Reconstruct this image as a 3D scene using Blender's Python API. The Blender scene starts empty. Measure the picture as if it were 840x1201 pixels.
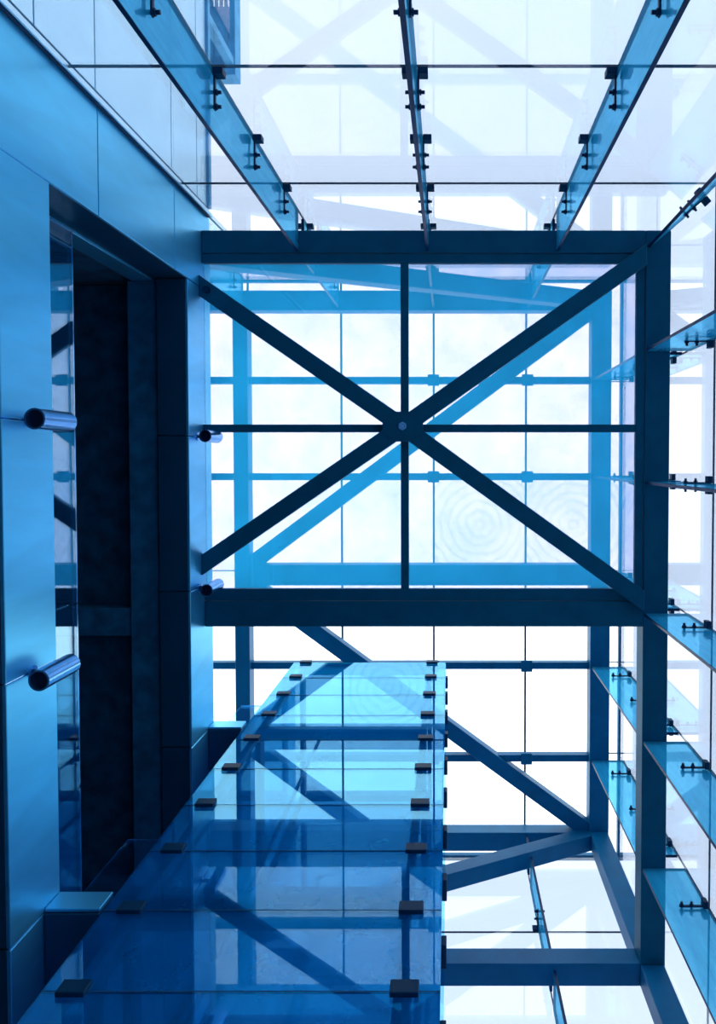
import bpy, bmesh, math
from mathutils import Vector, Matrix

# ---------------------------------------------------------------- camera, sky, exposure
scene = bpy.context.scene
COL = scene.collection
EYE = 1.75                      # eye height; every height below is measured from the eye
F, CX, CY, TILT = 850.0, 527.0, 564.0, math.atan(24 / 850)
cam_data = bpy.data.cameras.new('camera')
cam = bpy.data.objects.new('camera', cam_data)
COL.objects.link(cam)
cam.location = (0, 0, EYE)
cam.rotation_euler = (math.pi - TILT, 0, 0)
cam_data.sensor_fit = 'VERTICAL'
cam_data.sensor_height = 36.0
cam_data.sensor_width = 36.0
cam_data.lens = F / 1201 * 36.0
cam_data.shift_x = -(CX - 420) / 1201
cam_data.shift_y = -(600.5 - CY) / 1201
cam_data.clip_start = 0.02
scene.camera = cam

world = bpy.data.worlds.new('overcast_sky')
scene.world = world
world.use_nodes = True
wn, wl = world.node_tree.nodes, world.node_tree.links
wn.clear()
w_out = wn.new('ShaderNodeOutputWorld')
w_bg = wn.new('ShaderNodeBackground')
w_tc = wn.new('ShaderNodeTexCoord')
w_no = wn.new('ShaderNodeTexNoise')
w_no.inputs['Scale'].default_value = 2.2
w_no.inputs['Detail'].default_value = 5
w_rp = wn.new('ShaderNodeValToRGB')
w_rp.color_ramp.elements[0].position = 0.3
w_rp.color_ramp.elements[0].color = (0.84, 0.94, 1.0, 1)
w_rp.color_ramp.elements[1].position = 0.65
w_rp.color_ramp.elements[1].color = (0.97, 0.99, 1.0, 1)
w_bg.inputs['Strength'].default_value = 2.4
wl.new(w_tc.outputs['Generated'], w_no.inputs['Vector'])
wl.new(w_no.outputs['Fac'], w_rp.inputs['Fac'])
wl.new(w_rp.outputs['Color'], w_bg.inputs['Color'])
wl.new(w_bg.outputs['Background'], w_out.inputs['Surface'])

vs = scene.view_settings
vs.view_transform = 'Standard'
vs.look = 'None'
vs.exposure = 0.2
vs.gamma = 1.0
vs.use_curve_mapping = False
scene.cycles.transparent_max_bounces = 48
scene.cycles.max_bounces = 10
scene.cycles.glossy_bounces = 6
scene.cycles.use_denoising = True

# ---------------------------------------------------------------- materials
def new_mat(name):
    m = bpy.data.materials.new(name)
    m.use_nodes = True
    m.node_tree.nodes.clear()
    return m, m.node_tree.nodes, m.node_tree.links

def solid(name, col, rough=0.5, metal=0.0, var=0.12, scale=(3, 3, 3), bump=0.0, spec=0.5, detail=6):
    m, n, l = new_mat(name)
    out = n.new('ShaderNodeOutputMaterial')
    p = n.new('ShaderNodeBsdfPrincipled')
    tc = n.new('ShaderNodeTexCoord')
    mp = n.new('ShaderNodeMapping')
    mp.inputs['Scale'].default_value = scale
    no = n.new('ShaderNodeTexNoise')
    no.inputs['Scale'].default_value = 1.0
    no.inputs['Detail'].default_value = detail
    rp = n.new('ShaderNodeValToRGB')
    rp.color_ramp.elements[0].position = 0.3
    rp.color_ramp.elements[1].position = 0.7
    rp.color_ramp.elements[0].color = tuple(c * (1 - var) for c in col) + (1,)
    rp.color_ramp.elements[1].color = tuple(min(1, c * (1 + var)) for c in col) + (1,)
    l.new(tc.outputs['Object'], mp.inputs['Vector'])
    l.new(mp.outputs['Vector'], no.inputs['Vector'])
    l.new(no.outputs['Fac'], rp.inputs['Fac'])
    l.new(rp.outputs['Color'], p.inputs['Base Color'])
    p.inputs['Roughness'].default_value = rough
    p.inputs['Metallic'].default_value = metal
    p.inputs['Specular IOR Level'].default_value = spec
    if bump:
        b = n.new('ShaderNodeBump')
        b.inputs['Strength'].default_value = bump
        b.inputs['Distance'].default_value = 0.01
        l.new(no.outputs['Fac'], b.inputs['Height'])
        l.new(b.outputs['Normal'], p.inputs['Normal'])
    l.new(p.outputs['BSDF'], out.inputs['Surface'])
    return m

def glass(name, tint, ior=1.5, dust=0.0, dust_col=(0.55, 0.8, 1.0), dust_scale=1.2, refl=(0.8, 0.92, 1.0), swirl=False, rough=0.0):
    """clear pane: tinted see-through plus Fresnel mirror plus a film of dust that glows with daylight (on the lift, an added brightening veil)"""
    m, n, l = new_mat(name)
    out = n.new('ShaderNodeOutputMaterial')
    tr = n.new('ShaderNodeBsdfTransparent')
    tr.inputs['Color'].default_value = tuple(math.sqrt(c) for c in tint) + (1,)
    gl = n.new('ShaderNodeBsdfGlossy')
    gl.inputs['Color'].default_value = refl + (1,)
    gl.inputs['Roughness'].default_value = rough
    geo = n.new('ShaderNodeNewGeometry')
    mr = n.new('ShaderNodeMapRange')
    mr.inputs['To Min'].default_value = ior
    mr.inputs['To Max'].default_value = 1 / ior
    fr = n.new('ShaderNodeFresnel')
    l.new(geo.outputs['Backfacing'], mr.inputs['Value'])
    l.new(mr.outputs['Result'], fr.inputs['IOR'])
    mix = n.new('ShaderNodeMixShader')
    l.new(fr.outputs['Fac'], mix.inputs['Fac'])
    base = tr.outputs['BSDF']
    if dust > 0:
        tl = n.new('ShaderNodeBsdfTranslucent')
        tl.inputs['Color'].default_value = dust_col + (1,)
        tc = n.new('ShaderNodeTexCoord')
        no = n.new('ShaderNodeTexNoise')
        no.inputs['Scale'].default_value = dust_scale
        no.inputs['Detail'].default_value = 8
        no.inputs['Roughness'].default_value = 0.6
        l.new(tc.outputs['Object'], no.inputs['Vector'])
        src = no.outputs['Fac']
        if swirl:
            wv = n.new('ShaderNodeTexWave')
            wv.wave_type = 'RINGS'
            wv.rings_direction = 'Z'
            wv.inputs['Scale'].default_value = 2.2
            wv.inputs['Distortion'].default_value = 3.5
            wv.inputs['Detail'].default_value = 3
            wv.inputs['Detail Scale'].default_value = 1.6
            l.new(tc.outputs['Object'], wv.inputs['Vector'])
            mu = n.new('ShaderNodeMath')
            mu.operation = 'MULTIPLY'
            l.new(wv.outputs['Fac'], mu.inputs[0])
            l.new(no.outputs['Fac'], mu.inputs[1])
            src = mu.outputs['Value']
        dr = n.new('ShaderNodeMapRange')
        dr.inputs['From Min'].default_value = 0.25
        dr.inputs['From Max'].default_value = 0.75
        dr.inputs['To Min'].default_value = dust * 0.35
        dr.inputs['To Max'].default_value = dust * 0.65
        l.new(src, dr.inputs['Value'])
        mx = n.new('ShaderNodeMixShader')
        l.new(dr.outputs['Result'], mx.inputs['Fac'])
        l.new(tr.outputs['BSDF'], mx.inputs[1])
        l.new(tl.outputs['BSDF'], mx.inputs[2])
        base = mx.outputs['Shader']
    l.new(base, mix.inputs[1])
    l.new(gl.outputs['BSDF'], mix.inputs[2])
    l.new(mix.outputs['Shader'], out.inputs['Surface'])
    return m

def fin_glass(name, col, thru):
    """thick laminated glass: blue, part see-through, part light-scattering, glossy, streaked"""
    m, n, l = new_mat(name)
    out = n.new('ShaderNodeOutputMaterial')
    tc = n.new('ShaderNodeTexCoord')
    mp = n.new('ShaderNodeMapping')
    mp.inputs['Scale'].default_value = (9, 9, 1.2)
    no = n.new('ShaderNodeTexNoise')
    no.inputs['Scale'].default_value = 1.5
    no.inputs['Detail'].default_value = 8
    no.inputs['Roughness'].default_value = 0.7
    l.new(tc.outputs['Object'], mp.inputs['Vector'])
    l.new(mp.outputs['Vector'], no.inputs['Vector'])
    rp = n.new('ShaderNodeValToRGB')
    rp.color_ramp.elements[0].position = 0.3
    rp.color_ramp.elements[1].position = 0.7
    rp.color_ramp.elements[0].color = tuple(c * 0.7 for c in col) + (1,)
    rp.color_ramp.elements[1].color = tuple(min(1, c * 1.2) for c in col) + (1,)
    l.new(no.outputs['Fac'], rp.inputs['Fac'])
    tl = n.new('ShaderNodeBsdfTranslucent')
    df = n.new('ShaderNodeBsdfDiffuse')
    l.new(rp.outputs['Color'], tl.inputs['Color'])
    l.new(rp.outputs['Color'], df.inputs['Color'])
    m1 = n.new('ShaderNodeMixShader')
    m1.inputs['Fac'].default_value = 0.5
    l.new(df.outputs['BSDF'], m1.inputs[1])
    l.new(tl.outputs['BSDF'], m1.inputs[2])
    tr = n.new('ShaderNodeBsdfTransparent')
    tr.inputs['Color'].default_value = (0.52, 0.88, 1.0, 1)
    m2 = n.new('ShaderNodeMixShader')
    m2.inputs['Fac'].default_value = thru
    l.new(m1.outputs['Shader'], m2.inputs[1])
    l.new(tr.outputs['BSDF'], m2.inputs[2])
    gl = n.new('ShaderNodeBsdfGlossy')
    gl.inputs['Color'].default_value = (0.35, 0.7, 0.95, 1)
    gl.inputs['Roughness'].default_value = 0.08
    lw = n.new('ShaderNodeMath')
    lw.operation = 'MULTIPLY'
    lw.inputs[1].default_value = 0.25
    geo = n.new('ShaderNodeNewGeometry')
    mr = n.new('ShaderNodeMapRange')
    mr.inputs['To Min'].default_value = 1.45
    mr.inputs['To Max'].default_value = 1 / 1.45
    fr = n.new('ShaderNodeFresnel')
    l.new(geo.outputs['Backfacing'], mr.inputs['Value'])
    l.new(mr.outputs['Result'], fr.inputs['IOR'])
    l.new(fr.outputs['Fac'], lw.inputs[0])
    m3 = n.new('ShaderNodeMixShader')
    l.new(lw.outputs['Value'], m3.inputs['Fac'])
    l.new(m2.outputs['Shader'], m3.inputs[1])
    l.new(gl.outputs['BSDF'], m3.inputs[2])
    l.new(m3.outputs['Shader'], out.inputs['Surface'])
    return m

M = {
    'steel': solid('blue_painted_steel', (0.0, 0.135, 0.27), 0.45, 0.0, 0.10, (4, 4, 4), spec=0.15),
    'dark_steel': solid('dark_painted_steel', (0.0, 0.10, 0.165), 0.5, 0.0, 0.10, (5, 5, 5), spec=0.12),
    'clamp': solid('dark_clamp_steel', (0.001, 0.035, 0.08), 0.45, 0.0, 0.1, spec=0.12),
    'edge': solid('dark_glass_edge', (0.0005, 0.03, 0.09), 0.35, 0.0, 0.1, spec=0.12),
    'seal': solid('dark_silicone', (0.003, 0.03, 0.08), 0.6, 0.0, 0.1),
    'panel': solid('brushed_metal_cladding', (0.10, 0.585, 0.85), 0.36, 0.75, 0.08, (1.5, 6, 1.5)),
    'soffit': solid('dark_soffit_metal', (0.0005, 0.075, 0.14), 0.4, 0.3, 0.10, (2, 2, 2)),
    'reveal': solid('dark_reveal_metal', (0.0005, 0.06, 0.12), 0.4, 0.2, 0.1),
    'tube': solid('satin_steel_tube', (0.16, 0.45, 0.78), 0.22, 0.9, 0.05),
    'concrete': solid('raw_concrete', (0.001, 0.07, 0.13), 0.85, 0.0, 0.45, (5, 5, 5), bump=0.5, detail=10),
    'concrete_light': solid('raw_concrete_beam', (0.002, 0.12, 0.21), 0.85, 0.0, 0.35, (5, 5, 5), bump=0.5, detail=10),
    'floor': solid('stone_floor', (0.15, 0.30, 0.42), 0.5, 0.0, 0.1),
    'ground': solid('paving', (0.25, 0.38, 0.50), 0.8, 0.0, 0.15),
    'facade': solid('daylit_facade_panel', (0.62, 0.86, 0.98), 0.35, 0.7, 0.06, (1, 3, 3)),  # same metal as the indoor cladding, outdoor daylight put into its paler colour
    'canopy': solid('painted_canopy', (0.13, 0.52, 0.80), 0.6, 0.0, 0.2),
    'chrome': solid('polished_bolt', (0.35, 0.65, 0.9), 0.15, 1.0, 0.05),
    'black': solid('dark_lamp_glass', (0.002, 0.012, 0.04), 0.15, 0.0, 0.1),
    'wall_glass': glass('facade_glass', (0.345, 0.395, 0.49), 1.6, 0.03, refl=(1.0, 1.0, 1.0)),
    'roof_glass': glass('roof_glass', (0.92, 0.96, 1.0), 1.45, 0.16, (0.5, 0.75, 1.0), 1.0),
    'roof_glass_swirl': glass('wiped_roof_glass', (0.92, 0.96, 1.0), 1.45, 0.36, (0.25, 0.5, 0.9), 1.0, swirl=True),
    'sky_glass': glass('skylight_glass', (0.92, 0.69, 0.73), 1.5, 0.56, (0.03, 0.60, 1.0), 1.3),
    'lift_glass': glass('lift_shaft_glass', (0.16, 0.46, 0.70), 2.3, 0.66, (0.03, 0.66, 0.95), 1.5, (0.34, 0.82, 1.0)),  # the strong film is a blue veil added to brighten the shaft glass
    'rail_glass': glass('balustrade_glass', (0.45, 0.72, 0.92), 3.0, 0.02, (0.3, 0.65, 1.0), 1.5, (0.60, 0.88, 1.0)),
    'fin': fin_glass('laminated_fin_glass', (0.06, 0.64, 1.0), 0.60),
}

# ---------------------------------------------------------------- helpers
def prep(bm, bev):
    if bev:
        bmesh.ops.bevel(bm, geom=list(bm.edges), offset=bev, segments=1, affect='EDGES', profile=0.5)

def bm_box(bm, a, b):
    x0, y0, z0 = a
    x1, y1, z1 = b
    v = [bm.verts.new(c) for c in ((x0, y0, z0), (x1, y0, z0), (x1, y1, z0), (x0, y1, z0),
                                   (x0, y0, z1), (x1, y0, z1), (x1, y1, z1), (x0, y1, z1))]
    return [bm.faces.new([v[i] for i in q]) for q in ((3, 2, 1, 0), (4, 5, 6, 7), (0, 1, 5, 4), (1, 2, 6, 5), (2, 3, 7, 6), (3, 0, 4, 7))]

def bm_cyl(bm, p0, p1, r, seg=16, r1=None):
    p0, p1 = Vector(p0), Vector(p1)
    d = p1 - p0
    q = d.to_track_quat('Z', 'Y').to_matrix().to_4x4()
    mt = Matrix.Translation((p0 + p1) / 2) @ q
    bmesh.ops.create_cone(bm, cap_ends=True, segments=seg, radius1=r, radius2=r if r1 is None else r1, depth=d.length, matrix=mt)

def link(name, me, parent=None, loc=(0, 0, 0), rot=(0, 0, 0)):
    o = bpy.data.objects.new(name, me)
    COL.objects.link(o)
    o.location = loc
    o.rotation_euler = rot
    if parent is not None:
        o.parent = parent
    return o

def to_mesh(bm, name, mats):
    me = bpy.data.meshes.new(name)
    bm.normal_update()
    bm.to_mesh(me)
    bm.free()
    for mm in (mats if isinstance(mats, (list, tuple)) else [mats]):
        me.materials.append(M[mm])
    return me

CACHE = {}
def box(name, a, b, mat, parent=None, bev=0.004, edge=None):
    """a box between two corners (heights from the eye); its origin is its centre; alike boxes share mesh data.
    edge=(axis, material): the faces that do not face along that axis take another material"""
    a = (min(a[0], b[0]), min(a[1], b[1]), min(a[2], b[2])), (max(a[0], b[0]), max(a[1], b[1]), max(a[2], b[2]))
    a, b = a
    s = tuple(round(b[i] - a[i], 5) for i in range(3))
    c = [(a[i] + b[i]) / 2 for i in range(3)]
    key = (s, mat, bev, edge)
    if key not in CACHE:
        bm = bmesh.new()
        h = [t / 2 for t in s]
        bm_box(bm, [-t for t in h], h)
        bev_ = min(bev, min(s) * 0.3)
        prep(bm, bev_)
        mats = [mat]
        if edge:
            mats.append(edge[1])
            bm.normal_update()
            for fc in bm.faces:
                if abs(fc.normal[edge[0]]) < 0.9:
                    fc.material_index = 1
        CACHE[key] = to_mesh(bm, name, mats)
    base = parent_world(parent)
    return link(name, CACHE[key], parent, (c[0] - base[0], c[1] - base[1], c[2] + EYE - base[2]))

def parent_world(p):
    v = Vector((0, 0, 0))
    while p is not None:
        v += p.location
        p = p.parent
    return v

def empty(name, loc, label, cat=None, group=None, kind=None):
    o = bpy.data.objects.new(name, None)
    COL.objects.link(o)
    o.location = (loc[0], loc[1], loc[2] + EYE)
    o.empty_display_size = 0.2
    return tag(o, label, cat, group, kind)

def tag(o, label, cat=None, group=None, kind=None):
    if label: o['label'] = label
    if cat: o['category'] = cat
    if group: o['group'] = group
    if kind: o['kind'] = kind
    return o

def bar(name, p0, p1, w, h, mat, parent=None, bev=0.006, up=(0, 0, 1), flush=False):
    """a square-section bar from p0 to p1 (points on its centre line, heights from the eye)"""
    p0, p1 = Vector(p0), Vector(p1)
    d = p1 - p0
    ln = d.length
    x = d.normalized()
    z = Vector(up) - x * Vector(up).dot(x)
    z.normalize()
    y = z.cross(x)
    bm = bmesh.new()
    bm_box(bm, (-ln / 2, -w / 2, -h / 2), (ln / 2, w / 2, h / 2))
    if flush:                    # the far end is cut to lie flat against an x = const face
        for v in bm.verts:
            if v.co.x > 0: v.co.x -= v.co.y * y.x / x.x
    prep(bm, bev)
    me = to_mesh(bm, name, mat)
    rot = Matrix((x, y, z)).transposed().to_euler()
    base = parent_world(parent)
    c = (p0 + p1) / 2
    return link(name, me, parent, (c.x - base.x, c.y - base.y, c.z + EYE - base.z), rot)

def copy_tree(o, parent=None):
    c = o.copy()
    COL.objects.link(c)
    c.parent = parent
    for ch in list(o.children):
        copy_tree(ch, c)
    return c

# ---------------------------------------------------------------- measures of the place
GROUND = -EYE
XW, XE, YN, YS = -2.84, 2.78, -2.88, 6.48       # metal-clad wall, three glass walls
XG = [-3.24, -1.74, -0.25, 1.24]                # glazing grid
YG = [-1.27, 0.26, 1.79, 3.29, 4.79]
ZJ = [GROUND, 0.90, 3.14, 5.38, 7.62, 9.78, 11.66]
XWW = -4.74                                     # far edge of the upper glazed storey
ZL, ZU = 8.36, 11.42                            # undersides of the two steel levels

# ---------------------------------------------------------------- floor and ground
fl = box('floor', (-9.0, YN, GROUND - 0.2), (XE, YS, GROUND), 'floor', None, 0)
tag(fl, 'pale stone floor of the glass atrium', None, None, 'structure')
gr = box('ground', (-60, -60, GROUND - 0.5), (60, 60, GROUND - 0.22), 'ground', None, 0)
tag(gr, 'paved ground around the glass atrium', None, None, 'structure')

# ---------------------------------------------------------------- glass walls
G = 0.007
def glass_wall(name, label, axis, pos, cuts, zcuts, skip=lambda u0, u1, z0, z1: False):
    w = empty(name, (0, 0, GROUND), label, None, None, 'structure')
    t = 0.011
    for i in range(len(cuts) - 1):
        for k in range(len(zcuts) - 1):
            u0, u1, z0, z1 = cuts[i], cuts[i + 1], zcuts[k], zcuts[k + 1]
            if skip(u0, u1, z0, z1):
                continue
            if axis == 'y':
                box('pane', (u0 + G, pos - t, z0 + G), (u1 - G, pos + t, z1 - G), 'wall_glass', w, 0)
                if k: box('seal', (u0, pos - t * 0.8, z0 - G), (u1, pos + t * 0.8, z0 + G), 'seal', w, 0)
                if i: box('seal', (u0 - G, pos - t * 0.8, z0 + G), (u0 + G, pos + t * 0.8, z1 - G), 'seal', w, 0)
            else:
                box('pane', (pos - t, u0 + G, z0 + G), (pos + t, u1 - G, z1 - G), 'wall_glass', w, 0)
                if k: box('seal', (pos - t * 0.8, u0, z0 - G), (pos + t * 0.8, u1, z0 + G), 'seal', w, 0)
                if i: box('seal', (pos - t * 0.8, u0 - G, z0 + G), (pos + t * 0.8, u0 + G, z1 - G), 'seal', w, 0)
    return w

clad = lambda u0, u1, z0, z1: u1 <= XW + 0.01 and z1 < 9.5
wn_ = glass_wall('wall_north', 'clear glass wall facing the lift shaft, held by tall glass fins', 'y', YN, [XWW, XG[0], XW, XG[1], XG[2], XG[3], XE], ZJ, clad)
we_ = glass_wall('wall_east', 'long clear glass wall facing the metal-clad balconies', 'x', XE, [YN] + YG + [YS], ZJ)
ws_ = glass_wall('wall_south', 'clear glass wall behind the lift shaft', 'y', YS, [XWW, XG[0], XW, XG[1], XG[2], XG[3], XE], ZJ, clad)
box('corner_trim', (XW - 0.02, YN - 0.03, GROUND), (XW + 0.03, YN + 0.03, 8.60), 'seal', wn_, 0.004)
box('corner_trim', (XW + 0.04, YN - 0.02, GROUND), (XW + 0.058, YN + 0.03, 8.60), 'facade', wn_, 0.004)

# ---------------------------------------------------------------- glass fins with clamps
def clamp_proto():
    """fin along local x (outer edge at x=0, room towards -x): head on the glass, bar down the fin, two through bolts"""
    bm = bmesh.new()
    for s in (-1, 1):
        bm_box(bm, (-0.055, min(s * 0.02, s * 0.095), -0.045), (-0.005, max(s * 0.02, s * 0.095), 0.045))
        bm_box(bm, (-0.30, min(s * 0.018, s * 0.032), -0.016), (-0.005, max(s * 0.018, s * 0.032), 0.016))
    prep(bm, 0.003)
    c = to_mesh(bm, 'clamp', 'clamp')
    bm = bmesh.new()
    bm_cyl(bm, (0, -0.072, 0), (0, 0.072, 0), 0.013, 10)
    for s in (-1, 1):
        bm_cyl(bm, (0, s * 0.034, 0), (0, s * 0.046, 0), 0.022, 10)
    return c, to_mesh(bm, 'bolt', 'clamp')
CLAMP, BOLT = clamp_proto()

def fin(label, group, x, y, ang, z0, z1, clamps, depth=0.47, thick=0.034, notch=None):
    """outer edge at (x, y), the fin runs inwards along -x of its own frame turned by ang"""
    e = empty('glass_fin', (x, y, z0), label, 'glass fin', group)
    e.rotation_euler.z = ang
    spans = [(z0, z1)] if notch is None else [(z0, notch - 0.16), (notch + 0.16, z1)]
    for za, zb in spans:
        if zb - za < 0.02:
            continue
        bm = bmesh.new()
        bm_box(bm, (-depth, -thick / 2, za - z0), (0, thick / 2, zb - 0.004 - z0))
        prep(bm, 0.003)
        bm.normal_update()
        for fc in bm.faces:
            if abs(fc.normal.y) < 0.9:
                fc.material_index = 1
        link('blade', to_mesh(bm, 'blade', ['fin', 'edge']), e)
    for zc in clamps:
        if notch is not None and abs(zc - notch) < 0.22:
            continue
        c = link('clamp', CLAMP, e, (-0.002, 0, zc - z0))
        for bx in (-0.17, -0.275):
            link('bolt', BOLT, c, (bx, 0, 0))
    return e

brace_z = lambda x: 11.44 + (x - 2.24) * (11.44 - 8.80) / 5.54     # height of the sloping wall braces
CL_LOW = [4.26, 5.38, 6.47, 7.62]
CL_UP = [8.86, 9.78, 10.9]
NL = 'glass fins on the wall facing the lift'
for x, lab in ((XG[1], 'tall blue glass fin beside the metal-clad pier, dark clamps along its edge'),
               (XG[2], 'tall glass fin seen nearly edge-on, meeting the braced skylight frame near its mullion'),
               (XG[3], 'tall glass fin between the edge-on fin and the diagonal corner fin')):
    fin(lab, NL, x, YN + 0.016, -math.pi / 2, GROUND, ZL, CL_LOW)
fin('glass fin set diagonally where the two glass walls meet beside the skylight corner', NL, XE - 0.12, YN + 0.12, -math.radians(40), GROUND, ZL, CL_LOW, 0.50)
for x, lab in ((XG[0], 'short glass fin over the cladded parapet, seen through the skylight corner'),
               (XG[1], 'short glass fin above the skylight edge, above the fin by the pier'),
               (XG[2], 'short glass fin above the skylight edge, above the edge-on fin'),
               (XG[3], 'short glass fin above the skylight edge, next to the upper corner')):
    fin(lab, 'short glass fins above the skylight', x, YN + 0.016, -math.pi / 2, 8.68, ZU, CL_UP, notch=brace_z(x))
ORD = ['first', 'second', 'third', 'fourth', 'fifth']
for y, o_ in zip(YG, ORD):
    fin(o_ + ' tall glass fin from the corner fin along the long glass wall', 'tall fins on the long glass wall', XE - 0.016, y, 0, GROUND, ZL, CL_LOW, 0.50)
    fin(o_ + ' short glass fin from the skylight corner above the long ring beam', 'short fins above the long ring beam', XE - 0.016, y, 0, 8.64, ZU, CL_UP, 0.50)
for x, o_ in ((XG[1], 'farthest from'), (XG[2], 'second nearest to'), (XG[3], 'nearest to')):
    fin('tall glass fin of the wall behind the lift, ' + o_ + ' the corner column', 'tall fins behind the lift', x, YS - 0.016, math.pi / 2, GROUND, ZL, CL_LOW)
    fin('short glass fin over the ring beam behind the lift, ' + o_ + ' the corner column', 'short fins behind the lift', x, YS - 0.016, math.pi / 2, 8.64, ZU, CL_UP, notch=brace_z(x))

# ---------------------------------------------------------------- lower steel: braced skylight and ring beams
sk = empty('braced_skylight', (-0.54, -0.39, ZL), 'dark steel X-braced skylight frame glazed with four blue-tinted panes', 'skylight')
D = 0.28
box('edge_beam', (XW, -2.63, ZL), (2.25, -2.37, ZL + D), 'dark_steel', sk, 0.008)
box('edge_beam', (XW, 1.63, ZL), (2.25, 1.93, ZL + D), 'dark_steel', sk, 0.008)
for a, b in (((XW, -2.365, 8.37), (2.245, -2.26, 8.438)), ((XW, 1.49, 8.37), (2.245, 1.625, 8.438)), ((2.15, -2.26, 8.37), (2.245, 1.49, 8.438))):
    box('glazing_profile', a, b, 'dark_steel', sk, 0.006)
mu = box('mullion', (-0.56, -2.26, 8.375), (-0.468, 1.49, 8.438), 'dark_steel', sk, 0.006)
box('transom', (XW, -0.415, 8.375), (-0.56, -0.325, 8.438), 'dark_steel', sk, 0.006)
box('transom', (-0.468, -0.415, 8.375), (2.15, -0.325, 8.438), 'dark_steel', sk, 0.006)
for xa, xb in ((XW, -0.52), (-0.51, 2.24)):
    for ya, yb in ((-2.36, -0.375), (-0.365, 1.62)):
        box('pane', (xa, ya, 8.44), (xb, yb, 8.464), 'sky_glass', sk, 0)
hub = Vector((-0.53, -0.385, 8.312))
for p in ((XW, -1.985, 8.312), (2.24, -2.335, 8.312), (2.24, 1.615, 8.312), (XW, 1.20, 8.312)):
    d = (Vector(p) - hub).normalized() * 0.16
    bar('brace', hub + d, p, 0.195, 0.085, 'dark_steel', sk, flush=True)
bm = bmesh.new()
pts = [(-0.23, -0.05), (-0.10, -0.17), (0.10, -0.17), (0.23, -0.05), (0.23, 0.05), (0.10, 0.17), (-0.10, 0.17), (-0.23, 0.05)]
lo = [bm.verts.new((x, y, -0.105)) for x, y in pts]
hi = [bm.verts.new((x, y, 0.0)) for x, y in pts]
bm.faces.new(lo[::-1]); bm.faces.new(hi)
for i in range(8):
    bm.faces.new((lo[i], lo[(i + 1) % 8], hi[(i + 1) % 8], hi[i]))
hp = link('hub_plate', to_mesh(bm, 'hub_plate', 'dark_steel'), sk, (0.01, 0.005, 0.0))
bm = bmesh.new()
bm_cyl(bm, (0, 0, 0), (0, 0, -0.03), 0.05, 6)
bm_cyl(bm, (0, 0, -0.03), (0, 0, -0.06), 0.028, 14, 0.022)
link('hub_bolt', to_mesh(bm, 'hub_bolt', 'chrome'), hp, (0, -0.005, -0.105))
bm = bmesh.new()
bm_cyl(bm, (0, 0, 0), (0, 0, -0.025), 0.045, 12)
bm_cyl(bm, (0, 0, -0.025), (0, 0, -0.05), 0.026, 6)
link('end_bolt', to_mesh(bm, 'end_bolt', 'clamp'), sk, (XW + 0.09 + 0.54, -1.93 + 0.39, -0.09))

tag(box('ring_beam', (2.25, -2.63, ZL), (2.54, 6.20, ZL + D), 'dark_steel', None, 0.008), 'long dark steel ring beam along the glass wall of fins', 'steel beam')
tag(box('ring_beam', (XW, 5.92, ZL), (2.25, 6.19, ZL + D), 'steel', None, 0.008), 'steel ring beam crossing behind the glass lift shaft', 'steel beam')
co = empty('corner_column', (2.39, 6.06, GROUND), 'square steel column in the corner behind the lift shaft', 'steel column')
box('shaft', (2.25, 5.93, GROUND + 0.03), (2.53, 6.19, ZL), 'steel', co, 0.008)
box('shaft', (2.25, 5.93, ZL + D), (2.53, 6.19, ZU), 'steel', co, 0.008)
box('base_plate', (2.15, 5.83, GROUND), (2.63, 6.29, GROUND + 0.03), 'steel', co, 0.004)

# ---------------------------------------------------------------- upper steel and glass roof
UB = 'upper roof beams'
def ubeam(a, b, label):
    return tag(box('roof_beam', a, b, 'steel', None, 0.008), label, 'steel beam', UB)
DU = 0.27
ubeam((XWW, -2.66, ZU), (2.24, -2.35, ZU + DU), 'upper roof beam above the skylight, alongside the short fins')
ubeam((-3.17, 1.65, ZU), (2.24, 1.98, ZU + DU), 'upper roof beam crossing over the skylight edge nearest the lift')
ubeam((XWW, 5.95, ZU), (2.24, 6.25, ZU + DU), 'upper roof beam at the end of the glass roof behind the lift')
ubeam((2.24, -2.66, ZU), (2.55, 6.25, ZU + DU), 'long upper roof beam following the short fins of the long glass wall')
ubeam((-3.40, -2.35, ZU), (-3.17, 5.95, ZU + DU), 'narrow upper roof beam running over the metal-clad parapet')
RB = 'diagonal roof braces'
tag(bar('roof_brace', (2.24, -2.36, 11.56), (-3.17, 1.66, 11.56), 0.24, 0.2, 'steel'), 'diagonal roof brace high above the skylight', 'steel brace', RB)
tag(bar('roof_brace', (-3.17, 1.97, 11.56), (2.24, 5.96, 11.56), 0.24, 0.2, 'steel'), 'diagonal roof brace above the glass lift shaft', 'steel brace', RB)
WB = 'sloping wall braces'
tag(bar('wall_brace', (2.24, -2.5, 11.44), (-3.3, -2.5, 8.80), 0.25, 0.25, 'steel'), 'sloping steel brace of the glass wall above the skylight', 'steel brace', WB)
tag(bar('wall_brace', (2.24, 6.06, 11.44), (-3.3, 6.06, 8.80), 0.25, 0.25, 'steel'), 'sloping steel brace of the glass wall behind the lift shaft', 'steel brace', WB)

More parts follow.
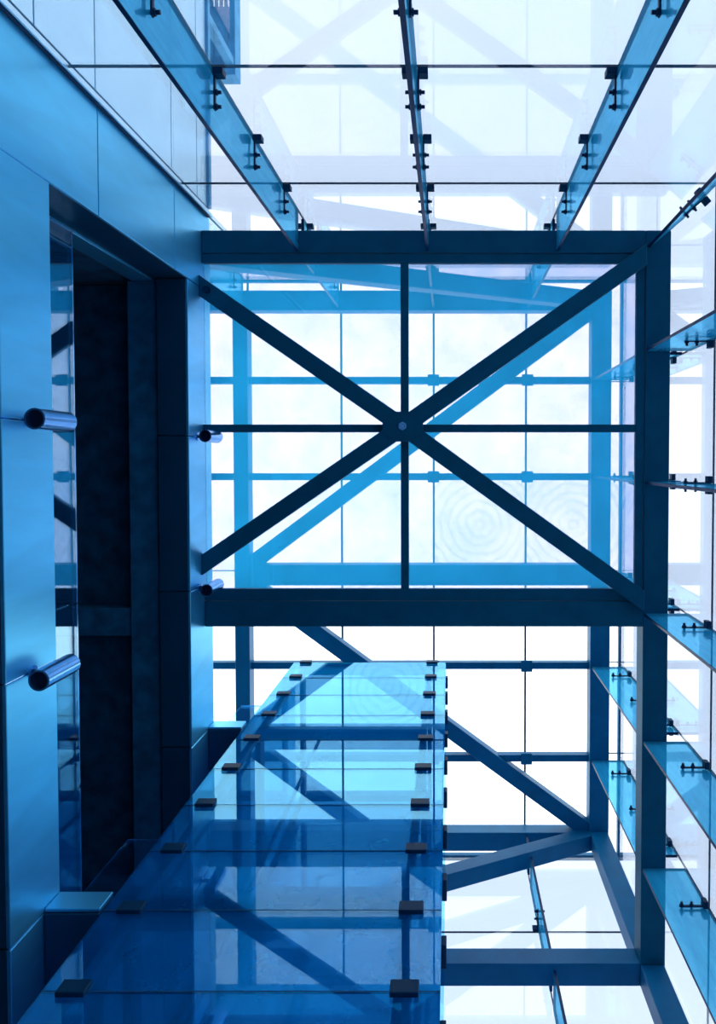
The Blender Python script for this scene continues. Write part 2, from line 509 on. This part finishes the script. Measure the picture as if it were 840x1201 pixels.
rf = empty('glass_roof', (0, 0, 11.7), 'clear glass roof of large panes on thin bars', None, None, 'structure')
rx = [XWW] + XG + [XE]
ry = [YN] + YG + [YS]
for i in range(len(rx) - 1):
    for k in range(len(ry) - 1):
        box('pane', (rx[i] + G, ry[k] + G, 11.72), (rx[i + 1] - G, ry[k + 1] - G, 11.744), 'roof_glass_swirl' if (i, k) in ((3, 2), (4, 2), (3, 4), (2, 3)) else 'roof_glass', rf, 0)
for x in rx[1:-1]:
    box('seal', (x - 0.016, YN, 11.722), (x + 0.016, YS, 11.742), 'seal', rf, 0)
for y in ry[1:-1]:
    if abs(y - 1.79) > 0.1:
        box('purlin', (XWW, y - 0.055, 11.52), (-3.40, y + 0.055, 11.66), 'steel', rf, 0.006)
        box('purlin', (-3.17, y - 0.055, 11.52), (2.24, y + 0.055, 11.66), 'steel', rf, 0.006)
    box('seal', (XWW, y - G, 11.722), (XE, y + G, 11.742), 'seal', rf, 0)
    for x in (XG[2], XG[3]) if abs(y - 1.79) > 0.1 else ():
        box('patch_plate', (x - 0.09, y - 0.09, 11.49), (x + 0.09, y + 0.09, 11.519), 'steel', rf, 0.006)
box('rim', (XWW, YN - 0.06, 11.66), (XE + 0.06, YN + 0.03, 11.76), 'steel', rf, 0.004)
box('rim', (XWW, YS - 0.03, 11.66), (XE + 0.06, YS + 0.06, 11.76), 'steel', rf, 0.004)
box('rim', (XE - 0.03, YN + 0.03, 11.66), (XE + 0.06, YS - 0.03, 11.76), 'steel', rf, 0.004)

# ---------------------------------------------------------------- metal-clad wall with balconies
ww = empty('wall_west', (XW, 0, GROUND), 'brushed metal-clad wall with a pier and two balcony fronts', None, None, 'structure')
YJ = [-1.975, -0.27, 1.44, 3.17, 4.85, YS]
J = 0.006
T = 0.03
PZ = [GROUND, -0.60, 1.03, 2.66, 4.30, 5.93, 7.56, 8.66]
for k in range(len(PZ) - 1):
    box('pier_panel', (XW - T, YN + 0.02, PZ[k] + J), (XW, YJ[0] - J, PZ[k + 1] - J), 'panel', ww, 0.004)
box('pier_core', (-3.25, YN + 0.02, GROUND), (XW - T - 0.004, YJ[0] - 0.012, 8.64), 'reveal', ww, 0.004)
box('reveal_strip', (-3.48, YN + 0.02, GROUND), (-3.252, YJ[0] + 0.01, 8.2), 'panel', ww, 0.004)
def balcony_front(z0, z1):
    for i in range(len(YJ) - 1):
        box('spandrel_panel', (XW - T, YJ[i] + J, z0), (XW, YJ[i + 1] - J, z1), 'panel', ww, 0.004)
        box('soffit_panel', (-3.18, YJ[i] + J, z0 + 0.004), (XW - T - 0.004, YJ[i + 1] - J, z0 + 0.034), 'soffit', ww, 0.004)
        box('joint', (XW - T - 0.002, YJ[i] - J, z0 + 0.01), (XW - 0.012, YJ[i] + J, z1 - 0.01), 'chrome', ww, 0)
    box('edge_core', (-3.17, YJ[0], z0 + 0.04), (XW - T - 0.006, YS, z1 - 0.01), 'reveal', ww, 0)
balcony_front(4.605, 5.20)
balcony_front(7.915, 8.66)
box('coping', (-3.18, YJ[0], 8.645), (XW - T - 0.006, YS, 8.665), 'panel', ww, 0)

ce = empty('ceiling', (-5.5, 2.0, 8.2), 'dark raw concrete ceiling with downstand beams behind the balcony', None, None, 'structure')
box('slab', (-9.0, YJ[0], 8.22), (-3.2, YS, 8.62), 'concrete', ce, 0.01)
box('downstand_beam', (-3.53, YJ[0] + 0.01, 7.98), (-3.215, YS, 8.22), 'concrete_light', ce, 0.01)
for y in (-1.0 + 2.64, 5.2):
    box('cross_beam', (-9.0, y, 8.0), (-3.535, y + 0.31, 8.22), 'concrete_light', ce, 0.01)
lf = empty('floor_upper', (-5.5, 2.0, 5.1), 'concrete balcony floor behind the lower metal front', None, None, 'structure')
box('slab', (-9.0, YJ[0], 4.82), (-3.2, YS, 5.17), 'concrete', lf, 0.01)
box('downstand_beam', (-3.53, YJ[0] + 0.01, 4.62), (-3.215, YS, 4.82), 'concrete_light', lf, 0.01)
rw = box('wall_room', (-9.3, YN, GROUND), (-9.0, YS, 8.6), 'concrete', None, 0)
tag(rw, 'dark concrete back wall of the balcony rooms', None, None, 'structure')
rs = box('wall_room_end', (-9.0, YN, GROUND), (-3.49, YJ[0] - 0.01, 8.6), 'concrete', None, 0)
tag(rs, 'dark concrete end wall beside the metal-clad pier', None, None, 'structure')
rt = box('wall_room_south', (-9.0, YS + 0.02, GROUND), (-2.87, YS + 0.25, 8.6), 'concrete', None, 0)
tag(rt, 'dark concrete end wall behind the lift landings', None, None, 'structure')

# ---------------------------------------------------------------- balustrades and lift landings
def balustrade(label, a, b, axis, group='glass balustrades'):
    e = empty('glass_balustrade', ((a[0] + b[0]) / 2, (a[1] + b[1]) / 2, a[2]), label, 'balustrade', group)
    n = max(1, round(abs(b[axis] - a[axis]) / 1.7))
    st = (b[axis] - a[axis]) / n
    for i in range(n):
        p, q = list(a), list(b)
        p[axis] = a[axis] + i * st + 0.006
        q[axis] = a[axis] + (i + 1) * st - 0.006
        p[2] += 0.03
        box('pane', p, q, 'rail_glass', e, 0)
        r0, r1 = list(p), list(q)
        r0[2], r1[2] = b[2], b[2] + 0.012
        box('edge_cap', r0, r1, 'chrome', e, 0.002)
    box('base_channel', (a[0] - 0.012, a[1] - 0.012, a[2]), (b[0] + 0.012, b[1] + 0.012, a[2] + 0.03), 'panel', e, 0.002)
    return e
balustrade('long glass balustrade behind the lower metal balcony front', (-3.21, YJ[0] + 0.03, 5.175), (-3.19, 4.4, 6.18), 1)
for z, nm in ((5.20, 'lower'), (8.66, 'upper')):
    ld = empty('landing', (-2.62, 3.14, z - 0.2), nm + ' landing slab between the metal-clad balcony and the glass lift', 'landing')
    box('fascia', (XW + 0.004, 3.14, z - 0.21), (-2.45, 3.165, z - 0.005), 'panel', ld, 0.004)
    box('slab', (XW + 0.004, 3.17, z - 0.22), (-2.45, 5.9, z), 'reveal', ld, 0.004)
    balustrade('short glass balustrade at the edge of the ' + nm + ' lift landing', (XW + 0.03, 3.30, z), (-2.46, 3.32, z + 1.02), 0)

# ---------------------------------------------------------------- glass lift shaft
LX0, LX1, LY0, LY1, LZ = -2.405, -0.052, 3.13, 5.30, 11.146
PH = 0.773
li = empty('lift_shaft', ((LX0 + LX1) / 2, (LY0 + LY1) / 2, GROUND), 'tall glass-clad lift shaft of stacked panes with flat steel clamps', 'lift shaft')
t = 0.016
g = 0.005
levels = [LZ - PH * k for k in range(17)] + [GROUND]
bm = bmesh.new()
bm_box(bm, (-0.085, -0.034, -0.055), (0.085, 0.0, 0.055))
prep(bm, 0.004)
LCL = to_mesh(bm, 'pane_clamp', 'clamp')
def lclamp(x, y, z, rz):
    b = parent_world(li)
    link('pane_clamp', LCL, li, (x - b.x, y - b.y, z + EYE - b.z), (0, 0, rz))
for k in range(len(levels) - 1):
    z1, z0 = levels[k] - g, levels[k + 1] + g
    box('pane', (LX0, LY0, z0), (LX1, LY0 + t, z1), 'lift_glass', li, 0)
    box('pane', (LX0, LY1 - t, z0), (LX1, LY1, z1), 'lift_glass', li, 0)
    box('pane', (LX0, LY0 + t + g, z0), (LX0 + t, LY1 - t - g, z1), 'lift_glass', li, 0)
    box('pane', (LX1 - t, LY0 + t + g, z0), (LX1, LY1 - t - g, z1), 'lift_glass', li, 0)
    if k: box('seal', (LX0, LY0 + 0.002, levels[k] - g), (LX1, LY0 + t - 0.002, levels[k] + g), 'seal', li, 0)
    zc = levels[k] if k else LZ - 0.03
    if zc > 2.5:
        lclamp(-2.215, LY0, zc, 0)
        lclamp(-0.265, LY0, zc, 0)
        lclamp(LX1, LY0 + 0.3, zc, math.pi / 2)
PX = (-2.25, -0.30)
PY = (LY0 + 0.10, LY1 - 0.12)
for x in PX:
    for y in PY:
        box('post', (x - 0.035, y - 0.035, GROUND), (x + 0.035, y + 0.035, LZ - 0.1), 'steel', li, 0.005)
for z in (1.55, 4.95, 8.42, 10.96):
    for y in PY:
        box('tie_beam', (PX[0] + 0.036, y - 0.045, z), (PX[1] - 0.036, y + 0.045, z + 0.18), 'steel', li, 0.005)
    for x in PX:
        box('tie_beam', (x - 0.03, PY[0] + 0.036, z), (x + 0.03, PY[1] - 0.036, z + 0.18), 'steel', li, 0.005)
box('guide_rail', (-1.98, 4.2, GROUND), (-1.95, 4.26, LZ - 0.25), 'steel', li, 0.004)

# ---------------------------------------------------------------- tube wall lights
def wall_light(y, zb, label):
    e = empty('wall_light', (XW, y, zb + 0.1), label, 'wall light', 'tube wall lights on the balcony fronts')
    ax, L, R = 0.155, 0.40, 0.07
    bm = bmesh.new()
    seg = 28
    rings = []
    for r, z in ((R - 0.012, 0.03), (R - 0.012, 0.0), (R, 0.0), (R, L), (R - 0.012, L), (R - 0.012, L - 0.03)):
        rings.append([bm.verts.new((r * math.cos(2 * math.pi * i / seg), r * math.sin(2 * math.pi * i / seg), z)) for i in range(seg)])
    for a_, b_ in zip(rings, rings[1:]):
        for i in range(seg):
            bm.faces.new((a_[i], a_[(i + 1) % seg], b_[(i + 1) % seg], b_[i]))
    bmesh.ops.recalc_face_normals(bm, faces=bm.faces)
    for fc in bm.faces: fc.smooth = True
    me = to_mesh(bm, 'tube', 'tube')
    me.set_sharp_from_angle(angle=0.7)
    tb = link('tube', me, e, (ax, 0, -0.1))
    for z in (0.028, L - 0.028):
        bm = bmesh.new()
        bm_cyl(bm, (0, 0, z - 0.004), (0, 0, z + 0.004), R - 0.013, 24)
        link('lens', to_mesh(bm, 'lens', 'black'), tb)
    bm = bmesh.new()
    bm_cyl(bm, (0.002, 0, 0.1), (ax - R + 0.004, 0, 0.1), 0.018, 12)
    link('stem', to_mesh(bm, 'stem', 'clamp'), e)
    bm = bmesh.new()
    bm_cyl(bm, (0.0, 0, 0.1), (0.012, 0, 0.1), 0.045, 20)
    link('wall_plate', to_mesh(bm, 'wall_plate', 'tube'), e)
wall_light(-0.27, 4.70, 'steel tube light on the lower balcony front, nearer the pier')
wall_light(1.44, 4.70, 'steel tube light on the lower balcony front, nearer the lift')
wall_light(-0.27, 7.98, 'steel tube light on the upper balcony front beside the skylight transom')
wall_light(1.44, 7.98, 'steel tube light on the upper balcony front by the skylight corner brace')

# ---------------------------------------------------------------- outside: the neighbouring facade and roof canopy
ex = empty('wall_outside', (XW, -8, GROUND), 'panelled facade, painted pale for daylight, going on outside the glass wall', None, None, 'structure')
EZ = [GROUND, 0.5, 2.6, 4.3, 5.04, 5.9, 7.5, 8.25, 8.58]
EY = [-16, -12.5, -9.5, -6.3, -2.97]
for i in range(len(EY) - 1):
    for k in range(len(EZ) - 1):
        box('facade_panel', (XW - 0.04, EY[i] + 0.006, EZ[k] + 0.008), (XW, EY[i + 1] - 0.006, EZ[k + 1] - 0.008), 'facade', ex, 0.003)
box('facade_core', (XW - 3.0, -16, GROUND), (XW - 0.05, -2.95, 8.5), 'soffit', ex, 0)
box('coping', (XW - 0.30, -16, 8.585), (XW + 0.03, -2.97, 8.66), 'canopy', ex, 0.004)

cn = empty('roof_canopy', (-3.5, -8.5, 8.66), 'blue framed canopy on the neighbouring roof outside the glass', 'canopy')
box('edge_beam', (-3.39, -13, 11.35), (-3.30, -5.95, 11.65), 'canopy', cn, 0.006)
box('edge_beam', (-3.88, -13, 11.35), (-3.78, -5.95, 11.65), 'canopy', cn, 0.006)
box('end_beam', (-3.78, -6.05, 11.35), (-3.39, -5.95, 11.65), 'canopy', cn, 0.006)
for i in range(5):
    x = -3.75 + i * 0.075
    box('slat', (x, -13, 11.55), (x + 0.06, -6.06, 11.58), 'facade', cn, 0.003)
bar('strut', (-3.36, -7.2, 11.2), (-3.86, -9.6, 11.2), 0.16, 0.1, 'canopy', cn)
box('soffit', (-3.77, -7.0, 11.38), (-3.40, -6.06, 11.42), 'canopy', cn, 0.004)
box('post', (-3.44, -6.2, 8.66), (-3.32, -6.08, 11.35), 'canopy', cn, 0.005)
box('post', (-3.44, -12.6, 8.66), (-3.32, -12.48, 11.35), 'canopy', cn, 0.005)
